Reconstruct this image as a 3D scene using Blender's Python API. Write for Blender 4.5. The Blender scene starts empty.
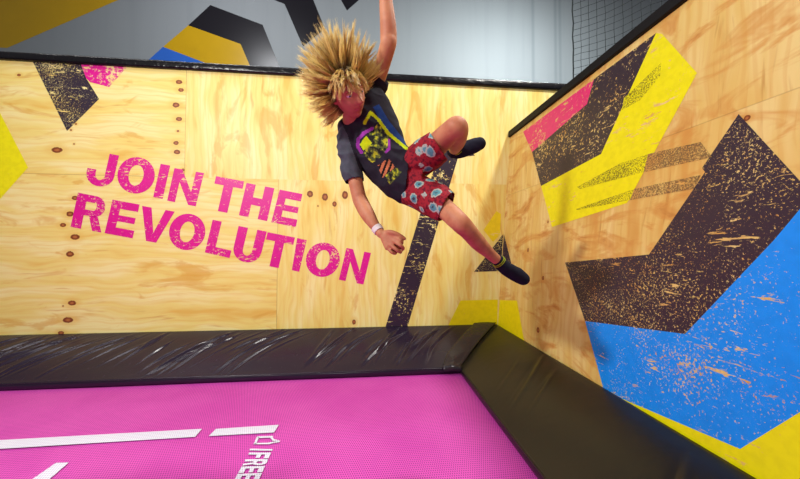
import bpy, bmesh, math, random
import numpy as np
from mathutils import Vector, Matrix, noise as mnoise
random.seed(7)
rng = np.random.RandomState(7)
S = bpy.context.scene
COL = S.collection
# ------------------------------------------------------------------ camera
F = 320.0; CX, CY = 400.0, 239.5
Yv = Vector((367.5-CX, -(247.5-CY), -F)).normalized()
Xv = Vector((3546-CX, -(256.0-CY), -F)).normalized()
Xv = (Xv - Yv*Xv.dot(Yv)).normalized()
Zv = Xv.cross(Yv)
R = Matrix((Xv, Yv, Zv))            # camera coords -> world coords
CAM = Vector((0, 0, 1.23))
cd = bpy.data.cameras.new('camera'); co = bpy.data.objects.new('camera', cd); COL.objects.link(co)
cd.sensor_width = 36; cd.lens = F*36/800; cd.clip_start = .02
co.matrix_world = Matrix.Translation(CAM) @ R.to_4x4()
S.camera = co
# ------------------------------------------------------------------ look, world, lamps
S.view_settings.view_transform = 'Standard'; S.view_settings.look = 'None'
S.view_settings.gamma = 1; S.view_settings.use_curve_mapping = False
S.view_settings.exposure = -0.22
w = bpy.data.worlds.new('world'); S.world = w; w.use_nodes = True
w.node_tree.nodes['Background'].inputs[0].default_value = (.90, .94, 1, 1)
w.node_tree.nodes['Background'].inputs[1].default_value = .19
def lamp(name, loc, target, size, power, col=(1, 1, 1), sy=None, spread=None):
    d = bpy.data.lights.new(name, 'AREA'); d.energy = power; d.color = col
    d.shape = 'RECTANGLE' if sy else 'DISK'; d.size = size
    if sy: d.size_y = sy
    if spread: d.spread = math.radians(spread)
    o = bpy.data.objects.new(name, d); COL.objects.link(o); o.location = loc
    o.rotation_euler = (Vector(target)-Vector(loc)).to_track_quat('-Z', 'Y').to_euler()
    return o
lamp('key_lamp', (-3.0, -.6, 3.7), (.5, 2.2, 1.1), .26, 215, (1, .97, .92))
lamp('ceiling_lamp', (3.0, 1.2, 6.2), (.2, 3.2, 1.2), .5, 300, (1, .97, .90))
lamp('fill_light', (-.7, -2.3, 2.9), (.1, 2.0, 1.6), .7, 30, (1, .97, .93))  # unseen fill added behind the viewer to brighten the face
lamp('ceiling_strip_lamp', (-2.4, 2.5, 5.6), (-2.3, 2.8, 0), 6.0, 85, (1, .99, .96), .22)
lamp('hall_lamp', (-3.5, 5.0, 8.2), (-3.8, 9, 4.5), 1.4, 150, (.95, .97, 1), .5)
lamp('hall_lamp', (4.0, 5.6, 7.6), (3.2, 9, 2.8), 1.4, 400, (.92, 1, .98), .5)

# ------------------------------------------------------------------ unprojection of the floor plan
def ray(px, py):
    return R @ Vector((px-CX, -(py-CY), -F))
def P(px, py, d):                   # point at camera-axis distance d
    return CAM + ray(px, py)*(d/F)
def hit(px, py, o, n):
    r = ray(px, py); return CAM + r*((o-CAM).dot(n)/r.dot(n))
YB = 3.70
OB, NB = Vector((0, YB, 0)), Vector((0, 1, 0))
def back(px, py, off=0.0): return hit(px, py, OB-NB*off, NB)
A = back(497.5, 324.5); B = back(510.0, 137.5)
NRt = Vector((0, 1, 0)).cross(B-A).normalized()
if NRt.x < 0: NRt = -NRt            # points out of the court
def right(px, py, off=0.0): return hit(px, py, A-NRt*off, NRt)
OF = Vector((0, 9.0, 0))
def far(px, py, off=0.0): return hit(px, py, OF-NB*off, NB)
def bed(px, py, z=0.0): return hit(px, py, Vector((0, 0, z)), Vector((0, 0, 1)))

# ------------------------------------------------------------------ object helpers
def mesh_obj(name, verts, faces, mat=None, parent=None, smooth=False):
    me = bpy.data.meshes.new(name); me.from_pydata([tuple(v) for v in verts], [], [tuple(f) for f in faces])
    me.update()
    o = bpy.data.objects.new(name, me); COL.objects.link(o)
    if mat: me.materials.append(mat)
    if parent: o.parent = parent
    if smooth: me.polygons.foreach_set('use_smooth', [True]*len(me.polygons))
    return o
def empty(name, loc=(0, 0, 0)):
    o = bpy.data.objects.new(name, None); COL.objects.link(o); o.location = loc
    o.empty_display_size = .1
    return o
def tag(o, label=None, cat=None, group=None, kind=None):
    if label: o['label'] = label
    if cat: o['category'] = cat
    if group: o['group'] = group
    if kind: o['kind'] = kind
    return o
def adopt(child, parent):           # parent at a location, child mesh in world coordinates
    child.parent = parent
    child.matrix_parent_inverse = Matrix.Translation(parent.location).inverted()
def box_vf(x0, x1, y0, y1, z0, z1):
    v = [(x, y, z) for x in (x0, x1) for y in (y0, y1) for z in (z0, z1)]
    f = [(0, 1, 3, 2), (4, 6, 7, 5), (0, 4, 5, 1), (2, 3, 7, 6), (0, 2, 6, 4), (1, 5, 7, 3)]
    return v, f

# ------------------------------------------------------------------ node helpers
def lin(c):
    return tuple((x/12.92 if x <= .04045 else ((x+.055)/1.055)**2.4) for x in [v/255 for v in c]) + (1,)
class NT:
    def __init__(s, tree): s.t = tree; s.n = tree.nodes; s.l = tree.links
    def put(s, inp, v):
        if hasattr(v, 'is_output') or isinstance(v, bpy.types.NodeSocket): s.l.new(v, inp)
        else: inp.default_value = v
    def math(s, op, a, b=None, c=None, clamp=False):
        n = s.n.new('ShaderNodeMath'); n.operation = op; n.use_clamp = clamp
        for i, v in enumerate((a, b, c)):
            if v is not None: s.put(n.inputs[i], v)
        return n.outputs[0]
    def vmath(s, op, a, b=None):
        n = s.n.new('ShaderNodeVectorMath'); n.operation = op
        s.put(n.inputs[0], a)
        if b is not None: s.put(n.inputs[1], b)
        return n.outputs['Value'] if op in ('LENGTH', 'DISTANCE', 'DOT_PRODUCT') else n.outputs[0]
    def noise(s, vec, scale, detail=3, rough=.55, dist=0.0):
        n = s.n.new('ShaderNodeTexNoise'); s.put(n.inputs['Vector'], vec)
        n.inputs['Scale'].default_value = scale; n.inputs['Detail'].default_value = detail
        n.inputs['Roughness'].default_value = rough; n.inputs['Distortion'].default_value = dist
        return n.outputs['Fac']
    def map(s, v, a, b, c=0.0, d=1.0, smooth=True):
        n = s.n.new('ShaderNodeMapRange'); n.interpolation_type = 'SMOOTHSTEP' if smooth else 'LINEAR'
        for i, x in enumerate((v, a, b, c, d)): s.put(n.inputs[i], x)
        return n.outputs[0]
    def mix(s, f, a, b, mode='MIX'):
        n = s.n.new('ShaderNodeMix'); n.data_type = 'RGBA'; n.blend_type = mode
        s.put(n.inputs['Factor'], f); s.put(n.inputs['A'], a); s.put(n.inputs['B'], b)
        return n.outputs['Result']
    def fmix(s, f, a, b):
        n = s.n.new('ShaderNodeMix'); n.data_type = 'FLOAT'
        s.put(n.inputs[0], f); s.put(n.inputs[2], a); s.put(n.inputs[3], b)
        return n.outputs[0]
    def comb(s, x, y, z=0.0):
        n = s.n.new('ShaderNodeCombineXYZ')
        for i, v in enumerate((x, y, z)): s.put(n.inputs[i], v)
        return n.outputs[0]
    def sep(s, v):
        n = s.n.new('ShaderNodeSeparateXYZ'); s.put(n.inputs[0], v); return n.outputs
    def obj(s):
        return s.n.new('ShaderNodeTexCoord').outputs['Object']
    def bump(s, h, strength=.3, dist=.01):
        n = s.n.new('ShaderNodeBump'); n.inputs['Strength'].default_value = strength
        n.inputs['Distance'].default_value = dist; s.put(n.inputs['Height'], h); return n.outputs[0]
def material(name, color=(128, 128, 128), rough=.5, spec=.5, metal=0.0, coat=0.0):
    m = bpy.data.materials.new(name); m.use_nodes = True
    t = NT(m.node_tree); b = m.node_tree.nodes['Principled BSDF']
    b.inputs['Base Color'].default_value = lin(color); b.inputs['Roughness'].default_value = rough
    b.inputs['Specular IOR Level'].default_value = spec; b.inputs['Metallic'].default_value = metal
    b.inputs['Coat Weight'].default_value = coat
    return m, t, b

# ------------------------------------------------------------------ plywood: one node group per wall, shared by bare wood and paint
def knots_px(fn, pts): return [(fn(x, y), r, e) for x, y, r, e in pts]
def plywood_group(name, wall):
    g = bpy.data.node_groups.new(name, 'ShaderNodeTree')
    g.interface.new_socket('Color', in_out='OUTPUT', socket_type='NodeSocketColor')
    t = NT(g); out = g.nodes.new('NodeGroupOutput')
    x, y, z = t.sep(t.obj())
    if wall == 'back':
        a = x; s1 = back(186, 100).x; s2 = back(277, 290).x; zs = back(50, 174).z
        lo = t.math('LESS_THAN', z, zs)
        lim = t.fmix(lo, s1, s2)
        hz = t.math('LESS_THAN', a, lim)                # 1 where the sheet lies on its side
        seamd = t.math('MINIMUM', t.math('ABSOLUTE', t.math('SUBTRACT', a, lim)),
                       t.math('ADD', t.math('ABSOLUTE', t.math('SUBTRACT', z, zs)),
                              t.math('MULTIPLY', t.math('GREATER_THAN', a, s1), 9)))
        c_base, c_pale, c_amber, c_deep = (235, 216, 124), (240, 228, 156), (224, 180, 78), (196, 134, 54)
    else:
        a = y; zs = right(520, 191).z
        ys = right(690, 300).y
        hz = t.math('MULTIPLY', t.math('GREATER_THAN', z, zs), .0)
        seamd = t.math('ABSOLUTE', t.math('SUBTRACT', z, zs))
        c_base, c_pale, c_amber, c_deep = (222, 190, 108), (230, 206, 134), (206, 148, 68), (164, 98, 40)
    sheet = t.math('ADD', t.math('MULTIPLY', hz, 3.7), t.math('MULTIPLY', t.math('GREATER_THAN', z, zs), 7.3))
    ac = t.fmix(hz, a, z); al = t.fmix(hz, z, a)        # across / along the grain
    wob = t.noise(t.comb(t.math('MULTIPLY', ac, 2.5), t.math('MULTIPLY', al, 1.0), sheet), 1.0, 2)
    acw = t.math('ADD', ac, t.math('MULTIPLY', wob, .22))
    patch = t.noise(t.comb(t.math('MULTIPLY', acw, 5.5), t.math('MULTIPLY', al, .9), sheet), 1.0, 3, .6)
    fine = t.noise(t.comb(t.math('MULTIPLY', acw, 70), t.math('MULTIPLY', al, 2.2), sheet), 1.0, 4, .6)
    ring = t.math('SINE', t.math('ADD', t.math('MULTIPLY', acw, 95), t.math('MULTIPLY', patch, 16)))
    c = t.mix(t.map(patch, .36, .56), lin(c_pale), lin(c_base))
    c = t.mix(t.math('MULTIPLY', t.map(patch, .55, .70), .75), c, lin(c_amber))
    c = t.mix(t.math('MULTIPLY', t.map(ring, .1, 1.0), .22), c, lin(c_amber))
    c = t.mix(t.math('MULTIPLY', t.map(fine, .52, .75), .40), c, lin(c_amber))
    drip = t.noise(t.comb(t.math('MULTIPLY', acw, 16), t.math('MULTIPLY', al, 1.6), t.math('ADD', sheet, 5.1)), 1.0, 3, .6)
    c = t.mix(t.math('MULTIPLY', t.map(drip, .62, .74), .5), c, lin(c_deep))
    v2 = t.comb(a, z)
    if wall == 'right':
        stn = t.noise(t.comb(t.math('MULTIPLY', a, 1.1), t.math('MULTIPLY', z, 2.6)), 1.6, 4, .62, 1.6)
        c = t.mix(t.math('MULTIPLY', t.map(stn, .48, .62), .75), c, lin((206, 148, 72)))
        c = t.mix(t.math('MULTIPLY', t.map(stn, .60, .70), .6), c, lin((178, 112, 50)))
    else:
        stn = t.noise(t.comb(t.math('MULTIPLY', ac, 4.2), t.math('MULTIPLY', al, 1.3), t.math('ADD', sheet, 2)), 1.0, 4, .6, 1.0)
        c = t.mix(t.math('MULTIPLY', t.map(stn, .56, .66), .55), c, lin((212, 156, 56)))
    dmin = None
    for (p, r, e) in (KN_B if wall == 'back' else KN_R):
        q = t.vmath('SUBTRACT', v2, (p.x if wall == 'back' else p.y, p.z, 0))
        q = t.vmath('MULTIPLY', q, (1/(r*e*1.6), 1/(r*1.6), 0))
        d = t.vmath('LENGTH', q)
        dmin = d if dmin is None else t.math('MINIMUM', dmin, d)
    dk = t.math('ADD', dmin, t.math('MULTIPLY', t.math('SUBTRACT', t.noise(v2, 60, 2), .5), .5))
    c = t.mix(t.map(dk, 3.2, 1.2, 0, .45), c, lin(c_amber))
    kc = t.mix(t.map(dk, .75, .2), lin((120, 58, 26)), lin((176, 108, 56)))
    c = t.mix(t.map(dk, 1.12, .9), c, kc)
    c = t.mix(t.map(seamd, .004, .0015, 0, .5 if wall == 'back' else .28), c, lin((120, 84, 40)))
    g.links.new(c, out.inputs[0])
    return g
KN_B = knots_px(back, [(179, 82, .014, 1.5), (181, 90, .013, 1.4), (176, 105, .017, 1.3), (179, 119, .014, 1.4), (176, 143, .013, 1.3),
    (177, 152, .015, 1.4), (178, 131, .007, 1.2), (57, 150, .018, 1.8), (19, 75, .008, 1.4), (71, 130, .006, 1), (76, 124, .006, 1), (74, 144, .005, 1),
    (75, 198, .014, 1.4), (70, 214, .017, 1.3), (63, 225, .013, 1.4), (75, 237, .018, 1.5), (70, 254, .018, 1.3),
    (72, 303, .016, 1.5), (68, 320, .018, 1.7), (61, 333, .012, 1.5), (63, 306, .005, 1),
    (310, 194, .023, .9), (325, 197, .026, .8), (334.5, 204, .019, .8), (345, 195, .028, .75), (318, 206, .006, .8),
    (354, 322, .018, .7), (183, 170, .01, 1)])
KN_R = knots_px(right, [(543, 278, .012, .9), (538, 330, .016, .9), (556, 212, .006, 1), (747, 118, .008, 1), (528, 250, .012, .8), (548, 222, .008, .8)])
G_B = plywood_group('plywood_back', 'back'); G_R = plywood_group('plywood_right', 'right')
def grp(t, g):
    n = t.n.new('ShaderNodeGroup'); n.node_tree = g; return n.outputs[0]
def wood_mat(name, g, rough=.42):
    m, t, b = material(name, rough=rough, spec=.35)
    t.l.new(grp(t, g), b.inputs['Base Color'])
    t.l.new(t.bump(t.noise(t.obj(), 40, 4), .06, .003), b.inputs['Normal'])
    return m
def paint_mat(name, color, g, wear=.5, scale=55, dark=None, streak=.0, amp=.10, edge=.03):
    """paint worn through to the wood beneath; wear is the share lost"""
    m, t, b = material(name, rough=.42, spec=.4)
    ob = t.obj()
    x, y, z = t.sep(ob)
    hz = t.math('ADD', x, y)
    n1 = t.noise(ob, scale, 5, .72)
    low = t.noise(ob, 2.6, 3, .6)
    th = t.math('ADD', .30 + wear*.22, t.math('MULTIPLY', t.math('SUBTRACT', low, .5), amp*4))
    mask = t.map(n1, t.math('SUBTRACT', th, edge), t.math('ADD', th, edge))
    sc = t.noise(t.comb(t.math('MULTIPLY', hz, 9), t.math('MULTIPLY', z, 42), .3), 1.0, 5, .7, .6)
    sl = t.noise(ob, 3.7, 2)
    smask = t.map(sc, t.math('ADD', .615, t.math('MULTIPLY', t.math('SUBTRACT', .55, sl), .45)), t.math('ADD', .64, t.math('MULTIPLY', t.math('SUBTRACT', .55, sl), .45)), 1, 0)
    if wear > 0: mask = t.math('MULTIPLY', mask, smask)
    pc = t.mix(t.map(t.noise(ob, 22, 4), .35, .7), lin(color), lin(dark or tuple(int(c*.965) for c in color)))
    c = t.mix(mask, lin(g) if isinstance(g, tuple) else grp(t, g), pc)
    t.l.new(c, b.inputs['Base Color'])
    return m
# ------------------------------------------------------------------ flat paint on a plane
def decal(name, polys, fn, mat, parent, off):
    verts, faces = [], []
    for p in polys:
        i = len(verts); verts += [fn(x, y, off) for x, y in p]; faces.append(list(range(i, len(verts))))
    me_o = mesh_obj(name, verts, faces, mat, parent)
    bm = bmesh.new(); bm.from_mesh(me_o.data); bmesh.ops.triangulate(bm, faces=bm.faces[:], ngon_method='EAR_CLIP'); bm.to_mesh(me_o.data); bm.free()
    return me_o
def ring(cx, cy, rx, ry, tx, ty, a0, a1, n=28):
    out = []
    for i in range(n):
        p, q = math.radians(a0+(a1-a0)*i/n), math.radians(a0+(a1-a0)*(i+1)/n)
        out.append([(cx+rx*math.cos(p), cy+ry*math.sin(p)), (cx+rx*math.cos(q), cy+ry*math.sin(q)),
                    (cx+(rx-tx)*math.cos(q), cy+(ry-ty)*math.sin(q)), (cx+(rx-tx)*math.cos(p), cy+(ry-ty)*math.sin(p))])
    return out
def rc(a, b, c, d): return [(a, c), (b, c), (b, d), (a, d)]
def glyph(ch):
    s, h = .335, .225
    if ch == 'I': return [rc(0, 1, 0, 1)]
    if ch == 'T': return [rc(0, 1, 1-h, 1), rc(.5-s/2, .5+s/2, 0, 1-h)]
    if ch == 'H': return [rc(0, s, 0, 1), rc(1-s, 1, 0, 1), rc(s, 1-s, .385, .615)]
    if ch == 'E': return [rc(0, s, 0, 1), rc(s, 1, 0, h), rc(s, .95, .41, .59), rc(s, .98, 1-h, 1)]
    if ch == 'F': return [rc(0, s, 0, 1), rc(s, .9, .40, .60), rc(s, 1, 1-h, 1)]
    if ch == 'L': return [rc(0, s+.03, 0, 1), rc(s+.03, 1, 0, h)]
    if ch == 'N': return [rc(0, .27, 0, 1), rc(.73, 1, 0, 1), [(.27, 1), (.27, .62), (.73, 0), (.73, .38)]]
    if ch == 'V': return [[(0, 1), (.29, 1), (.51, .27), (.51, 0), (.35, 0)], [(1, 1), (.72, 1), (.51, .27), (.51, 0), (.66, 0)]]
    if ch == 'O': return ring(.5, .5, .505, .525, .305, .225, 0, 360, 44)
    if ch == 'U': return [rc(0, s, .36, 1), rc(1-s, 1, .36, 1)]+ring(.5, .36, .5, .38, s, .20, 180, 360)
    if ch == 'J': return [rc(.66, 1, .34, 1)]+ring(.5, .34, .5, .36, .33, .19, 180, 360)+[rc(0, .32, .34, .46)]
    if ch == 'R': return [rc(0, s, 0, 1), rc(s, .62, 1-h+.02, 1), rc(s, .62, .40, .57)]+ring(.62, .70, .36, .30, .28, .17, -90, 90)+[[(.5, .42), (.80, .42), (1, 0), (.70, 0)]]
    return []
def quadmap(q, u, v):               # q = TL, TR, BR, BL
    tl, tr, br, bl = [Vector(p) for p in q]
    top = tl.lerp(tr, u); bot = bl.lerp(br, u); return tuple(bot.lerp(top, v))

# ================================================================== LARGE STRUCTURE
M_WB = wood_mat('plywood_back', G_B); M_WR = wood_mat('plywood_right', G_R)
ztopB = back(300, 76.5).z; xcorner = B.x
v, f = box_vf(-6.0, 3.6, YB, YB+.05, -.6, ztopB)
wall_b = tag(mesh_obj('wall_back', v, f, M_WB), kind='structure')
# right wall, leaning out a little
dirU = (B-A).normalized()
botR = A + dirU*((-.6-A.z)/dirU.z); topR = B.copy()
def rw(y, base, off): p = base + NRt*off; return Vector((p.x, y, p.z))
vv = []
for yy in (YB, -2.5):
    vv += [rw(yy, botR, 0), rw(yy, topR, 0), rw(yy, topR, .05), rw(yy, botR, .05)]
ff = [(0, 1, 2, 3), (7, 6, 5, 4), (0, 4, 5, 1), (1, 5, 6, 2), (2, 6, 7, 3), (3, 7, 4, 0)]
wall_r = tag(mesh_obj('wall_right', vv, ff, M_WR), kind='structure')
# far hall wall
m, t, b = material('grey_painted_hall_wall', (150, 156, 160), rough=.6, spec=.3)
o_ = t.obj(); x, y, z = t.sep(o_)
st = t.noise(t.comb(t.math('MULTIPLY', x, 3.0), t.math('MULTIPLY', z, .15), 0), 1.0, 3)
c = t.mix(t.map(st, .45, .8, 0, .18), lin((152, 157, 162)), lin((112, 120, 126)))
for px in (533, 560, 555.5):
    xx = far(px, 40).x
    c = t.mix(t.map(t.math('ABSOLUTE', t.math('SUBTRACT', x, xx)), .09, .0, 0, .35), c, lin((96, 108, 114)))
t.l.new(c, b.inputs['Base Color'])
M_FAR = m
v, f = box_vf(-16, 20, 9.0, 9.15, -.6, 12)
wall_f = tag(mesh_obj('wall_far', v, f, M_FAR), kind='structure')
m, t, b = material('sealed_concrete', (96, 96, 98), rough=.6)
t.l.new(t.mix(t.noise(t.obj(), 3, 5), lin((80, 80, 82)), lin((112, 111, 110))), b.inputs['Base Color'])
v, f = box_vf(-16, 20, -6, 9.0, -.7, -.6)
tag(mesh_obj('floor', v, f, m), kind='structure')

# ------------------------------------------------------------------ paint on the back wall
PINK = (216, 8, 140); YEL = (236, 232, 6); DRK = (46, 34, 50); BLU = (0, 124, 236)
pB = lambda n, c, wr, **k: paint_mat(n, c, G_B, wr, **k)
M_slog = pB('worn_pink_stencil_paint', PINK, .30, scale=52, amp=.12, edge=.04)
zA = lambda pts: [(60+x/3.994, 145+y/3.994) for x, y in pts]
zB = lambda pts: [(200+x/3.55, 160+y/3.55) for x, y in pts]
SLOG = [('J', zA([(126, 21), (236, 42), (206, 172), (96, 151)])), ('O', zA([(246.5, 39), (391, 67), (361.5, 203), (216.5, 175)])),
 ('I', zA([(402, 75), (440, 82), (410, 215), (372, 208)])), ('N', zA([(457, 92), (575, 112), (542, 245), (428, 222)])),
 ('T', zB([(57, 57), (157, 76), (130, 194), (30, 175)])), ('H', zB([(165, 81), (264, 100), (238, 217), (138, 196)])),
 ('E', zB([(283, 105), (365, 121), (340, 238), (253, 221)])),
 ('R', zA([(72, 190), (190, 213), (165, 350), (42, 327)])), ('E', zA([(210, 218), (320, 238), (290, 373), (178, 352)])),
 ('V', zA([(328, 243), (458, 266), (428, 398), (298, 375)])), ('O', zA([(453, 266), (593, 292), (563, 428), (423, 402)])),
 ('L', zB([(45, 212), (133, 230), (105, 348), (17, 328)])), ('U', zB([(137, 234), (237, 254), (208, 370), (110, 350)])),
 ('T', zB([(240, 256), (337, 275), (311, 390), (214, 371)])), ('I', zB([(345, 277), (379, 284), (352, 397), (326, 391)])),
 ('O', zB([(391, 286), (507, 308), (481, 422), (365, 400)])), ('N', zB([(520, 312), (607, 330), (580, 442), (493, 425)]))]
polys = []
for ch, q in SLOG:
    polys += [[quadmap(q, u, v) for u, v in pl] for pl in glyph(ch)]
sl = decal('painted_slogan', polys, back, M_slog, wall_b, .0012)
sl['label'] = 'worn pink stencilled slogan'
M_darkB = pB('worn_dark_paint', DRK, .44, scale=80, amp=.10)
M_darkB2 = pB('crackled_dark_paint', DRK, .36, scale=38, amp=.14)
decal('painted_triangle', [[(33, 62), (81, 64.5), (86, 78), (99, 99), (67, 131)]], back, M_darkB, wall_b, .0012)['label'] = 'worn dark paint triangle'
decal('painted_patch', [[(81, 64.5), (127, 67), (109, 87), (90, 82), (86, 78)]], back, pB('faded_pink_paint', PINK, .62, scale=35, amp=.2, edge=.08), wall_b, .0012)['label'] = 'faded pink paint patch'
decal('painted_arrow', [[(-14, 85), (0, 113), (28, 167.5), (0, 199), (-14, 215)]], back, pB('yellow_paint', YEL, 0.0), wall_b, .0012)['label'] = 'bright yellow paint arrow tip'
decal('painted_stripe', [[(384.5, 330), (406.5, 330), (458, 157.5), (475, 155.5), (462, 143), (446, 130)]], back, M_darkB2, wall_b, .0012)['label'] = 'dark crackled slanting stripe'
decal('painted_patch', [[(447, 328), (460.5, 300.5), (497.8, 299.5), (497.3, 332)]], back, pB('yellow_corner_paint', (232, 214, 10), .0), wall_b, .0012)['label'] = 'yellow paint low in the corner'
decal('painted_patch', [[(496.5, 211), (483.5, 230), (493, 242), (500, 235), (501, 214)]], back, pB('small_yellow_paint', (236, 212, 30), .1), wall_b, .0012)['label'] = 'small yellow paint chip'
def cornx(py): return 510+(497.5-510)*(py-137.5)/(324.5-137.5)
decal('painted_triangle', [[(cornx(235)-.3, 234), (cornx(271)-.3, 271), (474, 272)]], back, M_darkB, wall_b, .0016)['label'] = 'small dark paint triangle in the corner'
# ------------------------------------------------------------------ paint on the right wall
pR = lambda n, c, wr, **k: paint_mat(n, c, G_R, wr, **k)
M_darkR = pR('scuffed_dark_paint', (50, 35, 54), .50, scale=95, amp=.055, edge=.02)
M_darkR2 = pR('lightly_scuffed_dark_paint', (52, 38, 50), .40, scale=48, amp=.12)
M_yelR = pR('scuffed_yellow_paint', (240, 234, 2), .02, scale=36, amp=.10)
decal('painted_triangle', [[(cornx(235)+.4, 234), (511, 262), (511, 270), (cornx(271)+.4, 271)]], right, M_darkR, wall_r, .0012)
decal('painted_patch', [[(499.6, 300), (517, 300.5), (525, 346), (497.6, 330)]], right, pR('yellow_corner_paint_right', (236, 220, 8), .0), wall_r, .0012)['label'] = 'yellow paint wrapping out of the corner'
decal('painted_band', [[(523, 131.8), (594, 79), (587, 104), (532, 152)]], right, pR('worn_pink_paint', (226, 40, 118), .30, scale=34, amp=.16), wall_r, .0012)['label'] = 'worn pink paint band'
decal('painted_band', [[(594, 79), (656, 33), (601, 154), (541, 186), (532, 152), (587, 104)]], right, M_darkR2, wall_r, .0012)['label'] = 'scuffed dark paint band'
decal('painted_band', [[(656, 33), (662, 34), (697, 73), (627, 203), (552, 227), (541, 186), (601, 154)]], right, M_yelR, wall_r, .0012)['label'] = 'broad yellow paint band'
M_gh = pR('rubbed_grey_ghost_paint', (120, 92, 58), .80, scale=120, amp=.04, edge=.09)
M_ghy = paint_mat('dark_rub_on_yellow', (92, 84, 20), (240, 234, 2), .97, scale=130, amp=.05, edge=.10)
for pl in ([(648, 154), (700.5, 142), (712, 157), (643.6, 172)], [(634, 189), (700.5, 175), (694, 188.6), (630, 200)]):
    decal('rubbed_mark', [pl], right, M_gh, wall_r, .0018)
for pl in ([(577, 187), (620, 163.5), (648, 154), (643.6, 172), (580, 189)], [(576, 209), (634, 189), (630, 200), (577, 210)], [(624, 98), (661, 63), (660, 76), (640, 100), (622, 110)]):
    decal('rubbed_mark', [pl], right, M_ghy, wall_r, .0018)
decal('painted_arrow', [[(738.6, 114), (800, 181), (822, 205), (800, 209), (774, 240), (685, 334), (585, 321), (565, 262.5), (649, 254.5), (705, 172), (702, 168)]], right, M_darkR, wall_r, .0012)['label'] = 'large scuffed dark paint arrow'
M_bluR = pR('scuffed_blue_paint', (0, 146, 252), .34, scale=80, amp=.09, edge=.02)
decal('painted_field', [[(585, 321), (685, 334), (774, 240), (800, 209), (822, 205), (880, 130), (880, 372), (800, 412), (740, 449), (604, 391)]], right, M_bluR, wall_r, .0012)['label'] = 'bright blue paint field'
decal('painted_field', [[(590, 385), (604, 391), (740, 449), (800, 412), (880, 372), (880, 620), (700, 470)]], right, M_yelR, wall_r, .0012)['label'] = 'yellow paint along the pad'
# ------------------------------------------------------------------ paint on the far wall
def flat_paint(n, c):
    m, t, b = material(n, c, rough=.3, spec=.45)
    t.l.new(t.mix(t.noise(t.obj(), 2.5, 3), lin(c), lin(tuple(int(k*.93) for k in c))), b.inputs['Base Color']); return m
M_fy = flat_paint('mustard_hall_paint', (214, 168, 14)); M_fk = flat_paint('black_hall_paint', (26, 22, 30)); M_fb = flat_paint('blue_hall_paint', (50, 110, 215))
decal('painted_shape', [[(-60, -40), (210, -40), (118, 0), (7, 48), (-60, 44)]], far, M_fy, wall_f, .002)['label'] = 'mustard paint shape'
decal('painted_arrow', [[(210.3, 5), (262.6, 24.8), (285, 80), (256, 80), (240.6, 44), (188.3, 25.3)]], far, M_fk, wall_f, .002)['label'] = 'black paint arrow'
decal('painted_shape', [[(188.3, 25.3), (240.6, 44), (256, 80), (250, 80), (163, 46.8)]], far, M_fy, wall_f, .002)['label'] = 'mustard band inside the arrow'
decal('painted_shape', [[(163, 46.8), (250, 80), (132, 75)]], far, M_fb, wall_f, .002)['label'] = 'blue paint band'
decal('painted_shape', [[(262, -12), (274.4, 0), (284.6, 4), (303, 46.5), (325, 29), (306, -18)]], far, M_fk, wall_f, .002)['label'] = 'black slanting paint shape'
decal('painted_shape', [[(330, -26), (341, 0), (347, 10.5), (388, -26)]], far, M_fk, wall_f, .002)['label'] = 'black paint shape'

# ------------------------------------------------------------------ top rails
def vinyl(name, col, rough, wscale, wstr, streak=False):
    m, t, b = material(name, col, rough=rough, spec=.55)
    ob = t.obj(); x, y, z = t.sep(ob)
    h = t.noise(ob, wscale, 3, .5, .4)
    t.l.new(t.bump(h, wstr, .02), b.inputs['Normal'])
    sc = t.noise(ob, 26, 5, .7)
    t.l.new(t.map(sc, .5, .8, rough, rough+.06), b.inputs['Roughness'])
    b.inputs['Specular IOR Level'].default_value = .38
    return m
M_rail = vinyl('black_rail_vinyl', (16, 14, 18), .24, 17, .4)
def loft(path, prof, closed=True):
    """sweep: path list of origin points; prof(i) -> list of offset vectors"""
    verts, faces = [], []
    n = None
    for i, p in enumerate(path):
        pr = prof(i); n = len(pr); verts += [Vector(p)+q for q in pr]
    for i in range(len(path)-1):
        for j in range(n if closed else n-1):
            a, b_ = i*n+j, i*n+(j+1) % n
            faces.append((a, b_, b_+n, a+n))
    if closed: faces.append(tuple(range(n))[::-1]); faces.append(tuple(range((len(path)-1)*n, len(path)*n)))
    return verts, faces
def roundrect(w_, h_, ax, up, r, n=4):
    pts = []
    for cx, cy, a0 in ((w_/2-r, h_/2-r, 0), (-w_/2+r, h_/2-r, 90), (-w_/2+r, -h_/2+r, 180), (w_/2-r, -h_/2+r, 270)):
        for k in range(n+1):
            a = math.radians(a0+90*k/n); pts.append(ax*(cx+r*math.cos(a))+up*(cy+r*math.sin(a)))
    return pts
path = [(x, YB+.015, ztopB+.041) for x in np.linspace(-6.0, 3.6, 160)]
def pr_(i):
    s = 1+.05*mnoise.noise(Vector((i*.35, 0, 0)))
    return roundrect(.10*s, .088*s, Vector((0, 1, 0)), Vector((0, 0, 1)), .024)
v, f = loft(path, pr_)
tag(mesh_obj('top_rail', v, f, M_rail, smooth=True), 'long glossy black vinyl padded rail capping the back plywood wall under the grey hall wall', 'rail')
mt, t, b = material('matt_black_rail', (15, 13, 16), rough=.6, spec=.2)
t.l.new(t.bump(t.noise(t.obj(), 30, 3), .15, .003), b.inputs['Normal'])
path = [Vector((0, y, 0)) + Vector((B.x, 0, B.z)) + dirU*.036 + NRt*.012 for y in np.linspace(YB-.005, -2.5, 40)]
v, f = loft(path, lambda i: roundrect(.078, .074, NRt, dirU, .008, 3))
tag(mesh_obj('top_rail', v, f, mt, smooth=False), 'straight matt black edge rail capping the leaning right plywood wall', 'rail')

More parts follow.
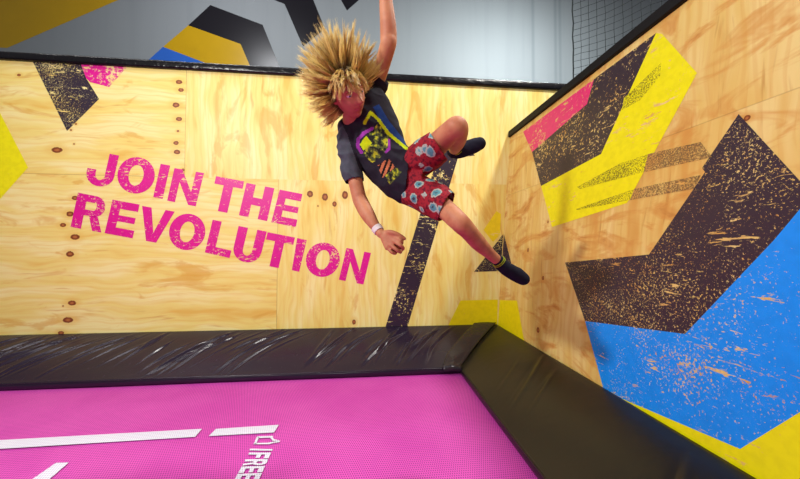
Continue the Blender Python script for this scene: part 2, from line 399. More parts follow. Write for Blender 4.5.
# ------------------------------------------------------------------ pads round the trampoline
PadIn = bed(461, 372.8); XI, YI = PadIn.x, PadIn.y
zw = back(300, 328.5).z
print('A', A, 'B', B, 'pad', XI, YI, 'zw', zw, 'top', ztopB)
M_pad = vinyl('wrinkled_black_purple_vinyl', (32, 21, 40), .24, 5, .10)
M_padR = vinyl('soft_black_vinyl', (27, 24, 25), .30, 5, .15)
ZF = .062                           # height of the front fold above the bed
def wrinkle_set(seed, u0, u1, n, slant, amp):
    r_ = np.random.RandomState(seed); W = []
    groups = [r_.uniform(u0, u1) for _ in range(max(3, n//6))]
    for k in range(n):
        c0 = groups[k % len(groups)]+r_.normal()*.16 if r_.rand() < .75 else r_.uniform(u0, u1)
        vc = r_.uniform(.3, .75)
        W.append((c0, slant*r_.uniform(.75, 1.3), r_.uniform(-.12, .30), vc, r_.uniform(.14, .38), r_.uniform(.010, .026), amp*r_.uniform(.35, 1.0)))
    return W
def crease(u, v_, W, seed):
    """raised gathers of the cover: u metres along, v 0 (fold)..1 (wall)"""
    h = 0.0
    for c0, sl_, cv, vc, vl, wd, am in W:
        d = u-(c0+sl_*v_+cv*v_*v_)
        if abs(d) > wd*4: continue
        e = (v_-vc)/vl
        if abs(e) > 2: continue
        x_ = d/wd
        h += am*math.exp(-e*e)*(math.exp(-x_*x_) - .55*math.exp(-(x_-1.7)**2))
    return h + .007*mnoise.noise(Vector((u*2.0-v_, v_*1.6, seed)))
W_B = wrinkle_set(5, -4.6, .75, 70, .42, .0150); W_R = wrinkle_set(11, -1.2, 3.2, 30, .35, .0060)

def pad_mesh(kind):
    nu, nv = (1150, 44) if kind == 'back' else (700, 44)
    verts, faces = [], []
    for i in range(nu+1):
        row = []
        for j in range(nv+1):
            t_ = j/nv               # 0 wall .. 1 inner fold
            if kind == 'back':
                xe = XI+(A.x-.012-XI)*(1-t_)            # mitre
                x = -5.6+(xe+5.6)*(i/nu); y = YB-.004+(YI-YB)*t_; u = x
                cr = crease(u, 1-t_, W_B, 1.0)
            else:
                ye = YI+(YB-.006-YI)*(1-t_)
                y = ye+(-2.4-ye)*((i/nu)); x = XI+(A.x-.014-XI)*(1-t_); u = y
                cr = crease(u, 1-t_, W_R, 31.0)
            z = ZF+(zw-ZF)*(1-t_)**1.05 + .028*math.sin(math.pi*min(1, t_*1.0))
            edge = min(1, (1-t_)*5)*min(1, t_*7+.1)
            row.append(Vector((x, y, z+cr*edge)))
        # rounded front face down to the bed
        last = row[-1]; nx, ny = ((0, -1) if kind == 'back' else (-1, 0))
        wob = .004*mnoise.noise(Vector((u*4, 3, 0)))
        for (o_, dz) in ((.012, -.006), (.018+wob, -.022), (.018-wob, -ZF*.6), (.014, -ZF+.004), (-.05, -ZF+.004)):
            row.append(last+Vector((nx*o_, ny*o_, dz)))
        row.append(Vector((row[0].x-(.03 if kind != 'back' else 0), row[0].y, .006)))
        verts += row
    n = nv+1+6
    for i in range(nu):
        for j in range(n):
            a, b_ = i*n+j, i*n+(j+1) % n
            faces.append((a, a+n, b_+n, b_))
    faces.append(tuple(range(n))); faces.append(tuple(range(nu*n, nu*n+n))[::-1])
    return verts, faces
v, f = pad_mesh('back')
padb = empty('safety_pad', (0, 3.4, 0)); tag(padb, 'glossy black vinyl safety pad along the foot of the back wall, full of diagonal wrinkles', 'pad')
cb = mesh_obj('cover', v, f, M_pad, smooth=True); adopt(cb, padb)
v, f = pad_mesh('right')
padr = empty('safety_pad', (1.25, 1, 0)); tag(padr, 'smoother black vinyl safety pad running towards the viewer along the right wall', 'pad')
cr_ = mesh_obj('cover', v, f, M_padR, smooth=True); adopt(cr_, padr)
# overlapping corner flap of the back pad
fl, rows = [], 21
for i in range(rows+1):
    t_ = min(1, i/18); ov = max(0, i-18)
    y = YB-.01+(YI-.012-YB)*t_ - (0, .014, .024, .025)[ov]
    xm = XI+(A.x-.02-XI)*(1-t_)
    wl = .235+.03*(1-t_)-.05*max(0, t_-.8)/.2
    for j in range(9):
        s = j/8
        x = xm-.004-wl*(1-s)
        z = ZF+(zw-ZF)*(1-t_)**1.05+.028*math.sin(math.pi*t_)+.016+.006*math.sin(math.pi*s)+.007*mnoise.noise(Vector((s*3, t_*5, 2))) - (0, .006, .022, .045)[ov]*(1 if s > .12 else .6)
        fl.append(Vector((x, y, z)))
ff = [(i*9+j, i*9+j+1, (i+1)*9+j+1, (i+1)*9+j) for i in range(rows) for j in range(8)]
m2 = vinyl('shiny_black_flap_vinyl', (44, 38, 46), .2, 16, .4)
fo = mesh_obj('corner_flap', fl, ff, m2, smooth=True); adopt(fo, padb)
so = fo.modifiers.new('s', 'SOLIDIFY'); so.thickness = .008; so.offset = -1
# piping at the front fold
for par, pts in ((padb, [(x, YI-.016, ZF-.008) for x in np.linspace(-5.6, XI-.02, 120)]), (padr, [(XI-.016, y, ZF-.008) for y in np.linspace(YI-.02, -2.4, 90)])):
    dn = Vector((0, 1, 0)) if par is padb else Vector((1, 0, 0))
    v, f = loft([Vector(p)+Vector((0, 0, .003*mnoise.noise(Vector(p)*5))) for p in pts], lambda i: [dn*.005*math.cos(k*math.pi/3)+Vector((0, 0, .005*math.sin(k*math.pi/3))) for k in range(6)])
    po = mesh_obj('piping', v, f, M_pad if par is padb else M_padR, smooth=True); adopt(po, par)

# ------------------------------------------------------------------ trampoline
tr = empty('trampoline', (-2.3, .3, -.6)); tag(tr, 'magenta woven trampoline bed with white markings, framed by the black pads', 'trampoline')
def weave(name, c1, c2, c3):
    m, t, b = material(name, c1, rough=.55, spec=.3)
    ob = t.obj(); x, y, z = t.sep(ob)
    u = t.math('MULTIPLY', x, 1/.0125); vv_ = t.math('MULTIPLY', y, 1/.017)
    row = t.math('FLOOR', vv_)
    us = t.math('ADD', u, t.math('MULTIPLY', row, .5))
    fu = t.math('ABSOLUTE', t.math('SUBTRACT', t.math('FRACT', us), .5)); fv = t.math('ABSOLUTE', t.math('SUBTRACT', t.math('FRACT', vv_), .5))
    hole = t.math('MULTIPLY', t.map(fu, .30, .12), t.map(fv, .40, .20))
    pn = t.noise(ob, 1.4, 3)
    c = t.mix(t.map(pn, .3, .7), lin(c1), lin(c2))
    c = t.mix(t.math('MULTIPLY', hole, .9), c, lin(c3))
    t.l.new(c, b.inputs['Base Color'])
    t.l.new(t.bump(hole, -.5, .003), b.inputs['Normal'])
    return m
M_bed = weave('magenta_woven_mesh', (212, 82, 180), (200, 66, 170), (88, 14, 96))
M_wht = weave('white_printed_mesh', (214, 218, 230), (206, 210, 226), (176, 150, 190))
xs = np.linspace(-5.7, XI+.05, 90); ys = np.linspace(-2.45, YI+.05, 70)
verts = []
for y in ys:
    for x in xs:
        verts.append((x, y, .004*mnoise.noise(Vector((x*1.1, y*1.1, 0)))-.004))
nx = len(xs)
faces = [(j*nx+i, j*nx+i+1, (j+1)*nx+i+1, (j+1)*nx+i) for j in range(len(ys)-1) for i in range(nx-1)]
bo = mesh_obj('bed', verts, faces, M_bed, smooth=True); adopt(bo, tr); bo['label'] = 'magenta woven mesh bed'
bedf = lambda px, py, off=0: bed(px, py, .003)
def extend(p, q, k): return (p[0]+(q[0]-p[0])*k, p[1]+(q[1]-p[1])*k)
for pl in ([(-60, 444), (0, 440), (202, 428.8), (195, 436.8), (0, 448.8), (-60, 453)], [(216, 428.8), (278.8, 424.8), (274, 432.4), (208.8, 436)], [(56, 462.8), (68.8, 462.4), (38, 489), (18, 489)]):
    d_ = decal('white_line', [pl], bedf, M_wht, None, 0); adopt(d_, tr); d_['label'] = 'white printed line'
zC = lambda x, y: (220+x/8.11, 420+y/8.11)
Lf = lambda k: (250-130*k, 240+240*k); Rf = lambda k: (425-104*k, 240+232*k)
polys = [[zC(*p) for p in [(245, 232), (428, 236), (422, 249), (240, 246)]]]
for ch, k0, k1 in (('F', .10, .30), ('R', .33, .54), ('E', .57, .79), ('E', .82, 1.04)):
    # reading runs towards the viewer, letter tops point right
    q = [zC(*Rf(k0)), zC(*Rf(k1)), zC(*Lf(k1)), zC(*Lf(k0))]
    polys += [[quadmap(q, u, v) for u, v in pl] for pl in glyph(ch)]
d_ = decal('printed_word', polys, bedf, M_wht, None, 0); adopt(d_, tr); d_['label'] = 'white printed word'
icon = [[(300, 132), (432, 128), (428, 142), (312, 146)], [(300, 132), (318, 140), (292, 192), (272, 196)], [(272, 196), (290, 186), (385, 184), (400, 196)],
        [(385, 184), (432, 176), (490, 168), (478, 180), (430, 186), (400, 196)], [(405, 142), (428, 142), (440, 156), (490, 168), (430, 170)]]
d_ = decal('printed_emblem', [[zC(*p) for p in pl] for pl in icon], bedf, M_wht, None, 0); adopt(d_, tr); d_['label'] = 'white printed emblem'
m_fr, t, b = material('galvanised_steel', (120, 122, 126), rough=.4, metal=.8)
vv_, ff_ = [], []
for bx_ in ((-5.7, XI+.5, YI+.06, YI+.12, -.09, -.03), (XI+.06, XI+.12, -2.4, YI+.06, -.09, -.03), (-5.7, -5.64, -2.4, YI+.06, -.09, -.03), (-5.7, XI+.12, -2.46, -2.4, -.09, -.03)):
    v, f = box_vf(*bx_); k = len(vv_); vv_ += v; ff_ += [tuple(i+k for i in q) for q in f]
fr = mesh_obj('frame', vv_, ff_, m_fr); adopt(fr, tr)
for (x, y) in ((-5.67, -2.43), (XI+.09, -2.43), (XI+.09, YI+.09), (-5.67, YI+.09), (-2.4, YI+.09)):
    v, f = box_vf(x-.03, x+.03, y-.03, y+.03, -.6, -.09); lg = mesh_obj('leg', v, f, m_fr); adopt(lg, tr)

# ------------------------------------------------------------------ safety net beyond the right wall
mn, t, b = material('dark_net_cord', (36, 44, 46), rough=.8)
dn = Vector((.66, -.75, 0)).normalized()
P0 = hit(573.5, 60, Vector((0, 5.4, 0)), NB); P0.z = 0
cell = .125; nc = 26; z0, z1 = 1.2, 7.4; nr = int((z1-z0)/.118)
def netp(i, j):
    s = i*cell; z = z0+j*.118
    sag = -.05*math.sin(math.pi*((i % 9)/9.0)) + .012*mnoise.noise(Vector((i*.6, j*.6, 0)))
    return P0 + dn*(s+.012*mnoise.noise(Vector((i*.7, j*.5, 8)))) + Vector((0, 0, z+sag)) + Vector((.75, .66, 0))*(.03*mnoise.noise(Vector((i*.3, j*.3, 4))))
def tube_vf(pts, rad, n=4):
    path = [Vector(p) for p in pts]; V, Fc = [], []
    for i, p in enumerate(path):
        d = (path[min(i+1, len(path)-1)]-path[max(i-1, 0)]).normalized()
        a = d.cross(Vector((.3, .2, 1))); a = a.normalized() if a.length > 1e-4 else Vector((1, 0, 0)); c_ = d.cross(a)
        rr = rad[i] if hasattr(rad, '__len__') else rad
        for k in range(n):
            an = 2*math.pi*k/n; V.append(p+a*rr*math.cos(an)+c_*rr*math.sin(an))
    for i in range(len(path)-1):
        for k in range(n):
            q, r_ = i*n+k, i*n+(k+1) % n; Fc.append((q, r_, r_+n, q+n))
    return V, Fc
NV, NF = [], []
def addvf(V, Fc, v, f):
    k = len(V); V += list(v); Fc += [tuple(i+k for i in q) for q in f]
for i in range(nc): v, f = tube_vf([netp(i, j) for j in range(nr)], .0042 if i else .001); addvf(NV, NF, v, f)
for j in range(nr): v, f = tube_vf([netp(i, j) for i in range(nc)], .0042); addvf(NV, NF, v, f)
net = empty('safety_net', (P0.x, P0.y, z0)); tag(net, 'dark knotted safety net hanging beyond the top of the right wall', 'net')
no = mesh_obj('mesh_panel', NV, NF, mn); adopt(no, net)
v, f = tube_vf([netp(0, j)+Vector((-.004, 0, 0)) for j in range(nr)], .012, 6)
no = mesh_obj('edge_rope', v, f, mn, smooth=True); adopt(no, net)
v, f = tube_vf([netp(i, nr-1) for i in range(nc)], .012, 6)
no = mesh_obj('edge_rope', v, f, mn, smooth=True); adopt(no, net)

# ================================================================== THE PERSON
def catmull(pts, n):
    out = []; m_ = len(pts)
    for i in range(m_-1):
        p0, p1, p2, p3 = pts[max(i-1, 0)], pts[i], pts[i+1], pts[min(i+2, m_-1)]
        for k in range(n):
            t_ = k/n
            out.append(.5*((2*p1)+(-p0+p2)*t_+(2*p0-5*p1+4*p2-p3)*t_*t_+(-p0+3*p1-3*p2+p3)*t_**3))
    out.append(pts[-1]); return out
def limb(spec, seg=20, flat=False, flatv=None, n=8):
    """spec: (px, py, depth, radius) ...; closed tube with rounded ends unless flat"""
    arr = [np.array(list(P(a, b_, c_))+[r_]) for a, b_, c_, r_ in spec]
    return limb_w(arr, seg, flat, n)
def limb_w(arr, seg=20, flat=False, n=8):
    q = catmull([np.array(a, float) for a in arr], n)
    pts = [Vector(x[:3]) for x in q]; rr = [max(.0015, x[3]) for x in q]
    if not flat:
        d0 = (pts[0]-pts[1]).normalized(); d1 = (pts[-1]-pts[-2]).normalized(); r0, r1 = rr[0], rr[-1]
        pre = [(pts[0]+d0*r0*math.sin(a), r0*math.cos(a)) for a in (1.5, 1.1, .7, .35)]
        post = [(pts[-1]+d1*r1*math.sin(a), r1*math.cos(a)) for a in (.35, .7, 1.1, 1.5)]
        pts = [p for p, _ in pre]+pts+[p for p, _ in post]; rr = [r for _, r in pre]+rr+[r for _, r in post]
    V, Fc = [], []
    a = None
    for i, p in enumerate(pts):
        d = (pts[min(i+1, len(pts)-1)]-pts[max(i-1, 0)]).normalized()
        if a is None: a = d.orthogonal().normalized()
        a = (a-d*a.dot(d)).normalized(); c_ = d.cross(a)
        for k in range(seg):
            an = 2*math.pi*k/seg; V.append(p+(a*math.cos(an)+c_*math.sin(an))*rr[i])
    for i in range(len(pts)-1):
        for k in range(seg):
            q_, r_ = i*seg+k, i*seg+(k+1) % seg; Fc.append((q_, r_, r_+seg, q_+seg))
    Fc.append(tuple(range(seg))[::-1]); Fc.append(tuple(range((len(pts)-1)*seg, len(pts)*seg)))
    return V, Fc
def trunk(spec, seg=36, n=6, e=2.3):
    """spec: (px, py, depth, wdirx, wdiry, half_w, half_d): elliptical sections"""
    arr = []
    for a, b_, c_, wx, wy, hw, hd in spec:
        wv = (R @ Vector((wx, -wy, 0)).normalized())*hw
        dv = (R @ Vector((0, 0, 1)))*hd
        arr.append(np.array(list(P(a, b_, c_))+list(wv)+list(dv)))
    q = catmull(arr, n); V, Fc = [], []
    for x in q:
        c0, wv, dv = Vector(x[:3]), Vector(x[3:6]), Vector(x[6:9])
        for k in range(seg):
            an = 2*math.pi*k/seg; cc, ss = math.cos(an), math.sin(an)
            V.append(c0+wv*(abs(cc)**(2/e)*(1 if cc > 0 else -1))+dv*(abs(ss)**(2/e)*(1 if ss > 0 else -1)))
    for i in range(len(q)-1):
        for k in range(seg):
            q_, r_ = i*seg+k, i*seg+(k+1) % seg; Fc.append((q_, r_, r_+seg, q_+seg))
    Fc.append(tuple(range(seg))[::-1]); Fc.append(tuple(range((len(q)-1)*seg, len(q)*seg)))
    return V, Fc
def fuse(name, pieces, voxel, smooth_it, mats):
    V, Fc = [], []
    for v, f in pieces: addvf(V, Fc, v, f)
    o = mesh_obj(name, V, Fc)
    bm = bmesh.new(); bm.from_mesh(o.data)
    bmesh.ops.recalc_face_normals(bm, faces=bm.faces[:]); bm.to_mesh(o.data); bm.free()
    md = o.modifiers.new('r', 'REMESH'); md.mode = 'VOXEL'; md.voxel_size = voxel; md.use_smooth_shade = True
    if smooth_it:
        s = o.modifiers.new('s', 'SMOOTH'); s.factor = .5; s.iterations = smooth_it
    dg = bpy.context.evaluated_depsgraph_get()
    me = bpy.data.meshes.new_from_object(o.evaluated_get(dg))
    o.modifiers.clear(); old = o.data; o.data = me; me.name = name; bpy.data.meshes.remove(old)
    me.materials.clear()
    for m_ in mats: me.materials.append(m_)
    me.polygons.foreach_set('use_smooth', [True]*len(me.polygons))
    return o
def project(v):
    c_ = R.transposed() @ (Vector(v)-CAM)
    return CX+F*c_.x/-c_.z, CY-F*c_.y/-c_.z
def inpoly(x, y, pl):
    ins = False; j = len(pl)-1
    for i in range(len(pl)):
        if (pl[i][1] > y) != (pl[j][1] > y) and x < (pl[j][0]-pl[i][0])*(y-pl[i][1])/(pl[j][1]-pl[i][1])+pl[i][0]: ins = not ins
        j = i
    return ins
person = empty('person', P(405, 178, 1.62))
tag(person, 'blond person in a dark printed t-shirt and red patterned shorts leaping sideways above the trampoline', 'person')

# ---- materials
M_skin, t, b = material('tanned_skin', (202, 140, 106), rough=.55, spec=.3)
o_ = t.obj()
c = t.mix(t.map(t.noise(o_, 14, 3), .35, .7), lin((196, 132, 98)), lin((178, 108, 80)))
t.l.new(c, b.inputs['Base Color']); b.inputs['Subsurface Weight'].default_value = .08
b.inputs['Subsurface Radius'].default_value = (.02, .008, .004)
t.l.new(t.bump(t.noise(o_, 180, 3), .12, .001), b.inputs['Normal'])
M_lip, _, _ = material('lips', (172, 84, 78), rough=.4)
M_brow, _, _ = material('brow_hair', (150, 104, 62), rough=.7)
M_nail, _, _ = material('nail', (224, 160, 136), rough=.3)

# ---- head in its own frame
Fc_ = Vector((.60, -.36, .72)).normalized(); Uc = Vector((-.42, .86, .26)); Uc = (Uc-Fc_*Uc.dot(Fc_)).normalized(); Rc = Fc_.cross(Uc)
HM = Matrix((R @ Rc, R @ Fc_, R @ Uc)).transposed()
HC = P(362.5, 117.0, 1.47) - HM @ Vector((0, .078, -.106))
def g2(a, b_, s): return math.exp(-(a*a+b_*b_)/(2*s*s))
def head_shape(n):
    x, y, z = n
    p = Vector((x*.071, y*.090, z*(.098 if z > 0 else .114)))
    if z < 0:
        k = -z
        p.x *= 1-.34*k**1.6
        p.y *= (1-.55*k) if y < 0 else (1-.06*k)
        if y > 0: p.y += .012*k*k*max(0, 1-abs(x)*1.2)
    if y > 0:
        X, Z = p.x, p.z; dy = 0
        for s_ in (-1, 1):
            dy -= .0125*g2((X-s_*.031)/1.25, Z+.000, .0115)
            dy += .0045*g2(X-s_*.036, Z+.040, .018)
            dy += .0045*g2((X-s_*.028)/2.2, Z-.020, .007)
        dy += .012*math.exp(-(X/.0085)**2/2)*math.exp(-((Z+.014)/.018)**2/2)
        dy += .024*math.exp(-(X/.0105)**2/2)*math.exp(-((Z+.036)/.0105)**2/2)
        dy += .007*math.exp(-(X/.018)**2/2)*math.exp(-((Z+.042)/.006)**2/2)
        dy += .0075*math.exp(-(X/.019)**2/2)*(math.exp(-((Z+.060)/.0045)**2/2)+math.exp(-((Z+.073)/.0050)**2/2))
        dy -= .0035*math.exp(-(X/.022)**2/2)*math.exp(-((Z+.0665)/.0022)**2/2)
        dy -= .004*math.exp(-(X/.03)**2/2)*math.exp(-((Z+.084)/.006)**2/2)
        dy += .008*math.exp(-(X/.020)**2/2)*math.exp(-((Z+.100)/.012)**2/2)
        p.y += dy
    return p
bm = bmesh.new(); bmesh.ops.create_icosphere(bm, subdivisions=6, radius=1)
hv = [HC + HM @ head_shape(v_.co.normalized()) for v_ in bm.verts]; hf = [tuple(v_.index for v_ in f_.verts) for f_ in bm.faces]; bm.free()
hd = lambda x, y, z: HC + HM @ Vector((x, y, z))
pieces = [(hv, hf)]
for s_ in (-1, 1):                  # ears
    pieces.append(limb_w([list(hd(s_*.069, -.004, -.030))+[.006], list(hd(s_*.076, -.010, -.012))+[.010], list(hd(s_*.079, -.016, .008))+[.011]], 14))
nb = P(352, 126, 1.60)
pieces.append(limb_w([list(hd(0, -.018, -.045))+[.044], list(hd(0, -.020, -.09))+[.041], list(nb)+[.045], list(P(357, 136, 1.61))+[.055]], 28))
# ---- trunk
pieces.append(trunk([(356, 119, 1.61, .6, -.8, .055, .045), (361, 114, 1.61, .5, -.86, .125, .07), (370, 129, 1.615, .52, -.85, .135, .085), (380, 145, 1.62, .48, -.88, .125, .083),
                     (392, 162, 1.62, .35, -.93, .112, .078), (405, 177, 1.62, .15, -.99, .118, .080), (416, 182, 1.62, .15, -.99, .125, .082)]))
# ---- arms
pieces.append(limb([(358, 128, 1.61, .05), (350, 140, 1.60, .046), (353, 168, 1.575, .0375), (358.3, 194, 1.55, .0345), (361, 202, 1.54, .036), (368, 215, 1.50, .0335), (377, 229, 1.462, .0215), (381, 233.5, 1.452, .0215)], 24))
pieces.append(limb([(362, 108, 1.63, .05), (371, 92, 1.64, .048), (379, 75, 1.60, .0385), (387.5, 47, 1.525, .0385), (388.5, 38, 1.52, .0395), (388, 24, 1.51, .038), (386, 2, 1.50, .0315), (385, -14, 1.49, .024), (385, -20, 1.49, .023)], 24))
# ---- right hand, loosely closed
def finger(pts, r0, r1):
    m_ = len(pts)-1
    return limb([(a, b_, c_, r0+(r1-r0)*i/m_) for i, (a, b_, c_) in enumerate(pts)], 12, n=4)
def palm(w0, k_in, k_out, thick):
    """slab of four metacarpal rays from wrist point to knuckles"""
    out = []
    for i in range(5):
        t_ = i/4
        k = [k_in[j]*(1-t_)+k_out[j]*t_ for j in range(3)]
        w_ = [w0[j]+(k[j]-w0[j])*.12 for j in range(3)]
        out.append(limb([(w_[0], w_[1], w_[2], .0155), ((w_[0]+k[0])/2, (w_[1]+k[1])/2, (w_[2]+k[2])/2, thick*1.15), (k[0], k[1], k[2], thick)], 12, n=4))
    return out
pieces += palm((381.5, 233, 1.45), (395.5, 237.5, 1.42), (387, 247.8, 1.425), .0115)
pieces.append(finger([(394.5, 237.6, 1.42), (400.5, 240.2, 1.40), (401.8, 243.4, 1.425), (398.5, 244.2, 1.45)], .0092, .0072))
pieces.append(finger([(393.5, 241, 1.415), (400.3, 245.2, 1.395), (403.2, 248.6, 1.42), (400.0, 249.8, 1.445)], .0094, .0074))
pieces.append(finger([(391, 245, 1.415), (396.6, 249.8, 1.40), (400.6, 252.2, 1.42), (399.6, 249.4, 1.455)], .0092, .0072))
pieces.append(finger([(387.6, 247.6, 1.425), (391.6, 252.2, 1.415), (395.4, 253.4, 1.43), (396.4, 251.0, 1.455)], .0082, .0066))
pieces.append(finger([(385.5, 232.5, 1.445), (391.5, 232.3, 1.42), (398.6, 234.8, 1.41), (404.6, 238.6, 1.415)], .0125, .0078))
pieces.append(limb([(388, 240, 1.44, .013), (393, 244, 1.435, .014), (398.5, 248, 1.44, .011)], 12, n=4))
pieces.append(limb([(388, 243, 1.44, .012), (391, 247.5, 1.435, .012), (396, 250.5, 1.44, .0105)], 12, n=4))
# ---- left hand, open above the frame
pieces += palm((385, -18, 1.49), (377.5, -38, 1.48), (391.5, -36.5, 1.50), .0115)
for a, bq, L_, c0, r_ in ((378, -38, 15, 1.48, .0088), (382, -40, 18, 1.48, .0092), (386.8, -39.5, 16.5, 1.485, .009), (391, -36.5, 13, 1.495, .008)):
    dx = (a-384.5)*.12
    pieces.append(finger([(a, bq, c0), (a+dx*2, bq-L_*.45, c0-.008), (a+dx*3, bq-L_*.78, c0-.022), (a+dx*3.4, bq-L_, c0-.042)], r_, r_*.78))
pieces.append(finger([(380, -22, 1.475), (373.5, -29, 1.46), (371, -36, 1.45), (370.5, -41.5, 1.445)], .012, .008))
# ---- legs
pieces.append(limb([(412, 170, 1.62, .075), (420, 160, 1.58, .068), (438, 143.5, 1.47, .0545), (451, 131, 1.385, .047), (456.5, 127.3, 1.365, .0465), (458.2, 131.5, 1.40, .044), (456.5, 140, 1.50, .045), (455, 146, 1.60, .036), (454.5, 150, 1.69, .028), (455, 152, 1.70, .027)], 28))
pieces.append(limb([(412, 188, 1.62, .075), (424, 196, 1.56, .064), (444, 208.5, 1.44, .047), (456, 219, 1.375, .043), (462, 224.8, 1.37, .0415), (468.5, 231.5, 1.41, .0385), (478.5, 243, 1.52, .0375), (489, 253, 1.61, .0295), (499, 262, 1.665, .0255), (503, 266, 1.665, .026)], 28))
feet = [[(452.5, 152.8, 1.705, .027), (462, 150.5, 1.70, .031), (473, 146.2, 1.695, .030), (481, 143.5, 1.69, .022)],
        [(502, 266, 1.668, .026), (509, 270.5, 1.665, .028), (519, 276.3, 1.66, .029), (525.5, 280, 1.655, .022)]]
for ft in feet: pieces.append(limb(ft, 20))
body = fuse('body', pieces, .0036, 2, [M_skin, M_lip, M_brow, M_nail]); adopt(body, person)
me = body.data
inv = HM.transposed()
mi = np.zeros(len(me.polygons), dtype=np.int32)
for i, p in enumerate(me.polygons):
    q = inv @ (p.center-HC)
    if q.y > .06 and q.length < .15:
        if abs(q.x) < .0235 and abs(q.z+.0665) < .0105*(1-(q.x/.026)**2)+.001: mi[i] = 1
        elif .014 < abs(q.x) < .046 and abs(q.z-.0215+.25*max(0, abs(q.x)-.03)) < .0035: mi[i] = 2
me.polygons.foreach_set('material_index', mi)
# ---- eyes, glancing down
M_eye, _, _ = material('eyeball', (225, 215, 208), rough=.15); M_iris, _, _ = material('iris', (52, 66, 80), rough=.15)
for s_ in (-1, 1):
    bm = bmesh.new(); bmesh.ops.create_uvsphere(bm, u_segments=28, v_segments=20, radius=.0125)
    for f_ in bm.faces:
        n_ = f_.calc_center_median().normalized()
        g_ = Vector((.15, .9, -.35)).normalized()
        f_.material_index = 2 if n_.z > .02 else (1 if n_.dot(g_) > .90 else 0); f_.smooth = True
    for v_ in bm.verts:
        if v_.co.z > .0005: v_.co *= 1.06
        v_.co = hd(s_*.031, .0690, -.001)+HM @ v_.co
    em = bpy.data.meshes.new('eye'); bm.to_mesh(em); bm.free()
    for m_ in (M_eye, M_iris, M_skin): em.materials.append(m_)
    eo = bpy.data.objects.new('eye', em); COL.objects.link(eo); adopt(eo, person)

# ---- t-shirt
def cloth(name, col, rough=.85, tint=.85):
    m, t, b = material(name, col, rough=rough, spec=.15)
    ob = t.obj()
    t.l.new(t.mix(t.map(t.noise(ob, 30, 3), .3, .7), lin(col), lin(tuple(int(k*tint) for k in col))), b.inputs['Base Color'])
    t.l.new(t.bump(t.noise(ob, 260, 2), .15, .001), b.inputs['Normal'])
    return m
M_sh = cloth('charcoal_jersey', (44, 41, 52)); M_sy = cloth('neon_yellow_print', (206, 226, 20)); M_sb = cloth('blue_print', (30, 62, 130))
M_sp = cloth('purple_print', (160, 60, 170)); M_so = cloth('orange_print', (206, 120, 80)); M_sk = cloth('black_print', (24, 20, 24))
m, t, b = material('olive_figure_print', (130, 130, 50), rough=.8, spec=.15)
nn = t.noise(t.obj(), 48, 3, .55)
c = t.mix(t.map(nn, .44, .50), lin((34, 34, 34)), lin((92, 102, 50))); c = t.mix(t.map(nn, .56, .60), c, lin((184, 186, 44)))
t.l.new(c, b.inputs['Base Color']); M_sg = m
sp = [trunk([(357, 116, 1.61, .55, -.83, .085, .060), (361.5, 113, 1.61, .52, -.86, .150, .078), (370.5, 130, 1.615, .52, -.85, .168, .098), (380, 145.5, 1.62, .48, -.88, .160, .097),
             (388, 157, 1.62, .42, -.91, .149, .094), (397, 169, 1.62, .3, -.95, .139, .094), (405, 176, 1.62, .11, -.99, .136, .101), (410, 176.3, 1.62, .11, -.99, .138, .104)]),
      limb([(362, 122, 1.61, .06), (350, 137, 1.60, .058), (350, 158, 1.585, .051), (353.8, 181, 1.565, .0425)], 24),
      limb([(362, 106, 1.62, .06), (370.5, 92, 1.635, .061), (380, 76, 1.598, .054)], 24),
      limb([(347.5, 128, 1.605, .045), (356, 121, 1.615, .052), (364, 103, 1.625, .055), (370, 88, 1.635, .05)], 20)]
# flat ends: trim by extending a little and cutting on the hem planes below
shirt = fuse('t_shirt', sp, .0040, 3, [M_sh, M_sy, M_sb, M_sp, M_sg, M_so, M_sk]); adopt(shirt, person)
def hem_cut(o, planes, thick):
    bm = bmesh.new(); bm.from_mesh(o.data)
    for c0, n0, rad in planes:
        bad = []
        for f_ in bm.faces:
            q = f_.calc_center_median()-c0; h = q.dot(n0)
            if h > -.002 and (q-n0*h).length < rad and h < .09: bad.append(f_)
        bmesh.ops.delete(bm, geom=bad, context='FACES')
    # keep the largest island
    bm.verts.ensure_lookup_table(); seen = set(); best = []
    for v0 in bm.verts:
        if v0 in seen: continue
        st_ = [v0]; isl = []; seen.add(v0)
        while st_:
            a = st_.pop(); isl.append(a)
            for e in a.link_edges:
                ot = e.other_vert(a)
                if ot not in seen: seen.add(ot); st_.append(ot)
        if len(isl) > len(best): best = isl
    keep = set(best); bmesh.ops.delete(bm, geom=[v_ for v_ in bm.verts if v_ not in keep], context='VERTS')
    bm.to_mesh(o.data); bm.free()
    s = o.modifiers.new('thickness', 'SOLIDIFY'); s.thickness = thick; s.offset = -1
def plane_(p, q, d, d2=None):       # hem point and outward axis
    a, b_ = P(*p), P(*q); return (b_, (b_-a).normalized())
def ripple(o, amp, fn):
    me = o.data
    n = len(me.vertices); co_ = np.empty(n*3, np.float32); no_ = np.empty(n*3, np.float32)
    me.vertices.foreach_get('co', co_); me.vertices.foreach_get('normal', no_) if False else None
    co_ = co_.reshape(-1, 3)
    for i, v_ in enumerate(me.vertices):
        nv = v_.normal
        co_[i] += np.array(nv)*amp*fn(v_.co)
    me.vertices.foreach_set('co', co_.ravel()); me.update()
ax_t = (P(405, 176, 1.62)-P(362, 113, 1.61)).normalized(); ax_w = (R @ Vector((.82, .57, 0))).normalized()
def fold_s(c_):
    u, v_ = c_.dot(ax_t), c_.dot(ax_w)
    a = mnoise.noise(Vector((u*7+v_*9, v_*16-u*10, c_.y*5)))
    b2 = mnoise.noise(Vector((u*16, v_*28+u*12, 3)))
    return (1-abs(a)*2.2)+.4*b2
ripple(shirt, .0085, fold_s)
M_sl = cloth('grey_sleeve_jersey', (78, 80, 92))
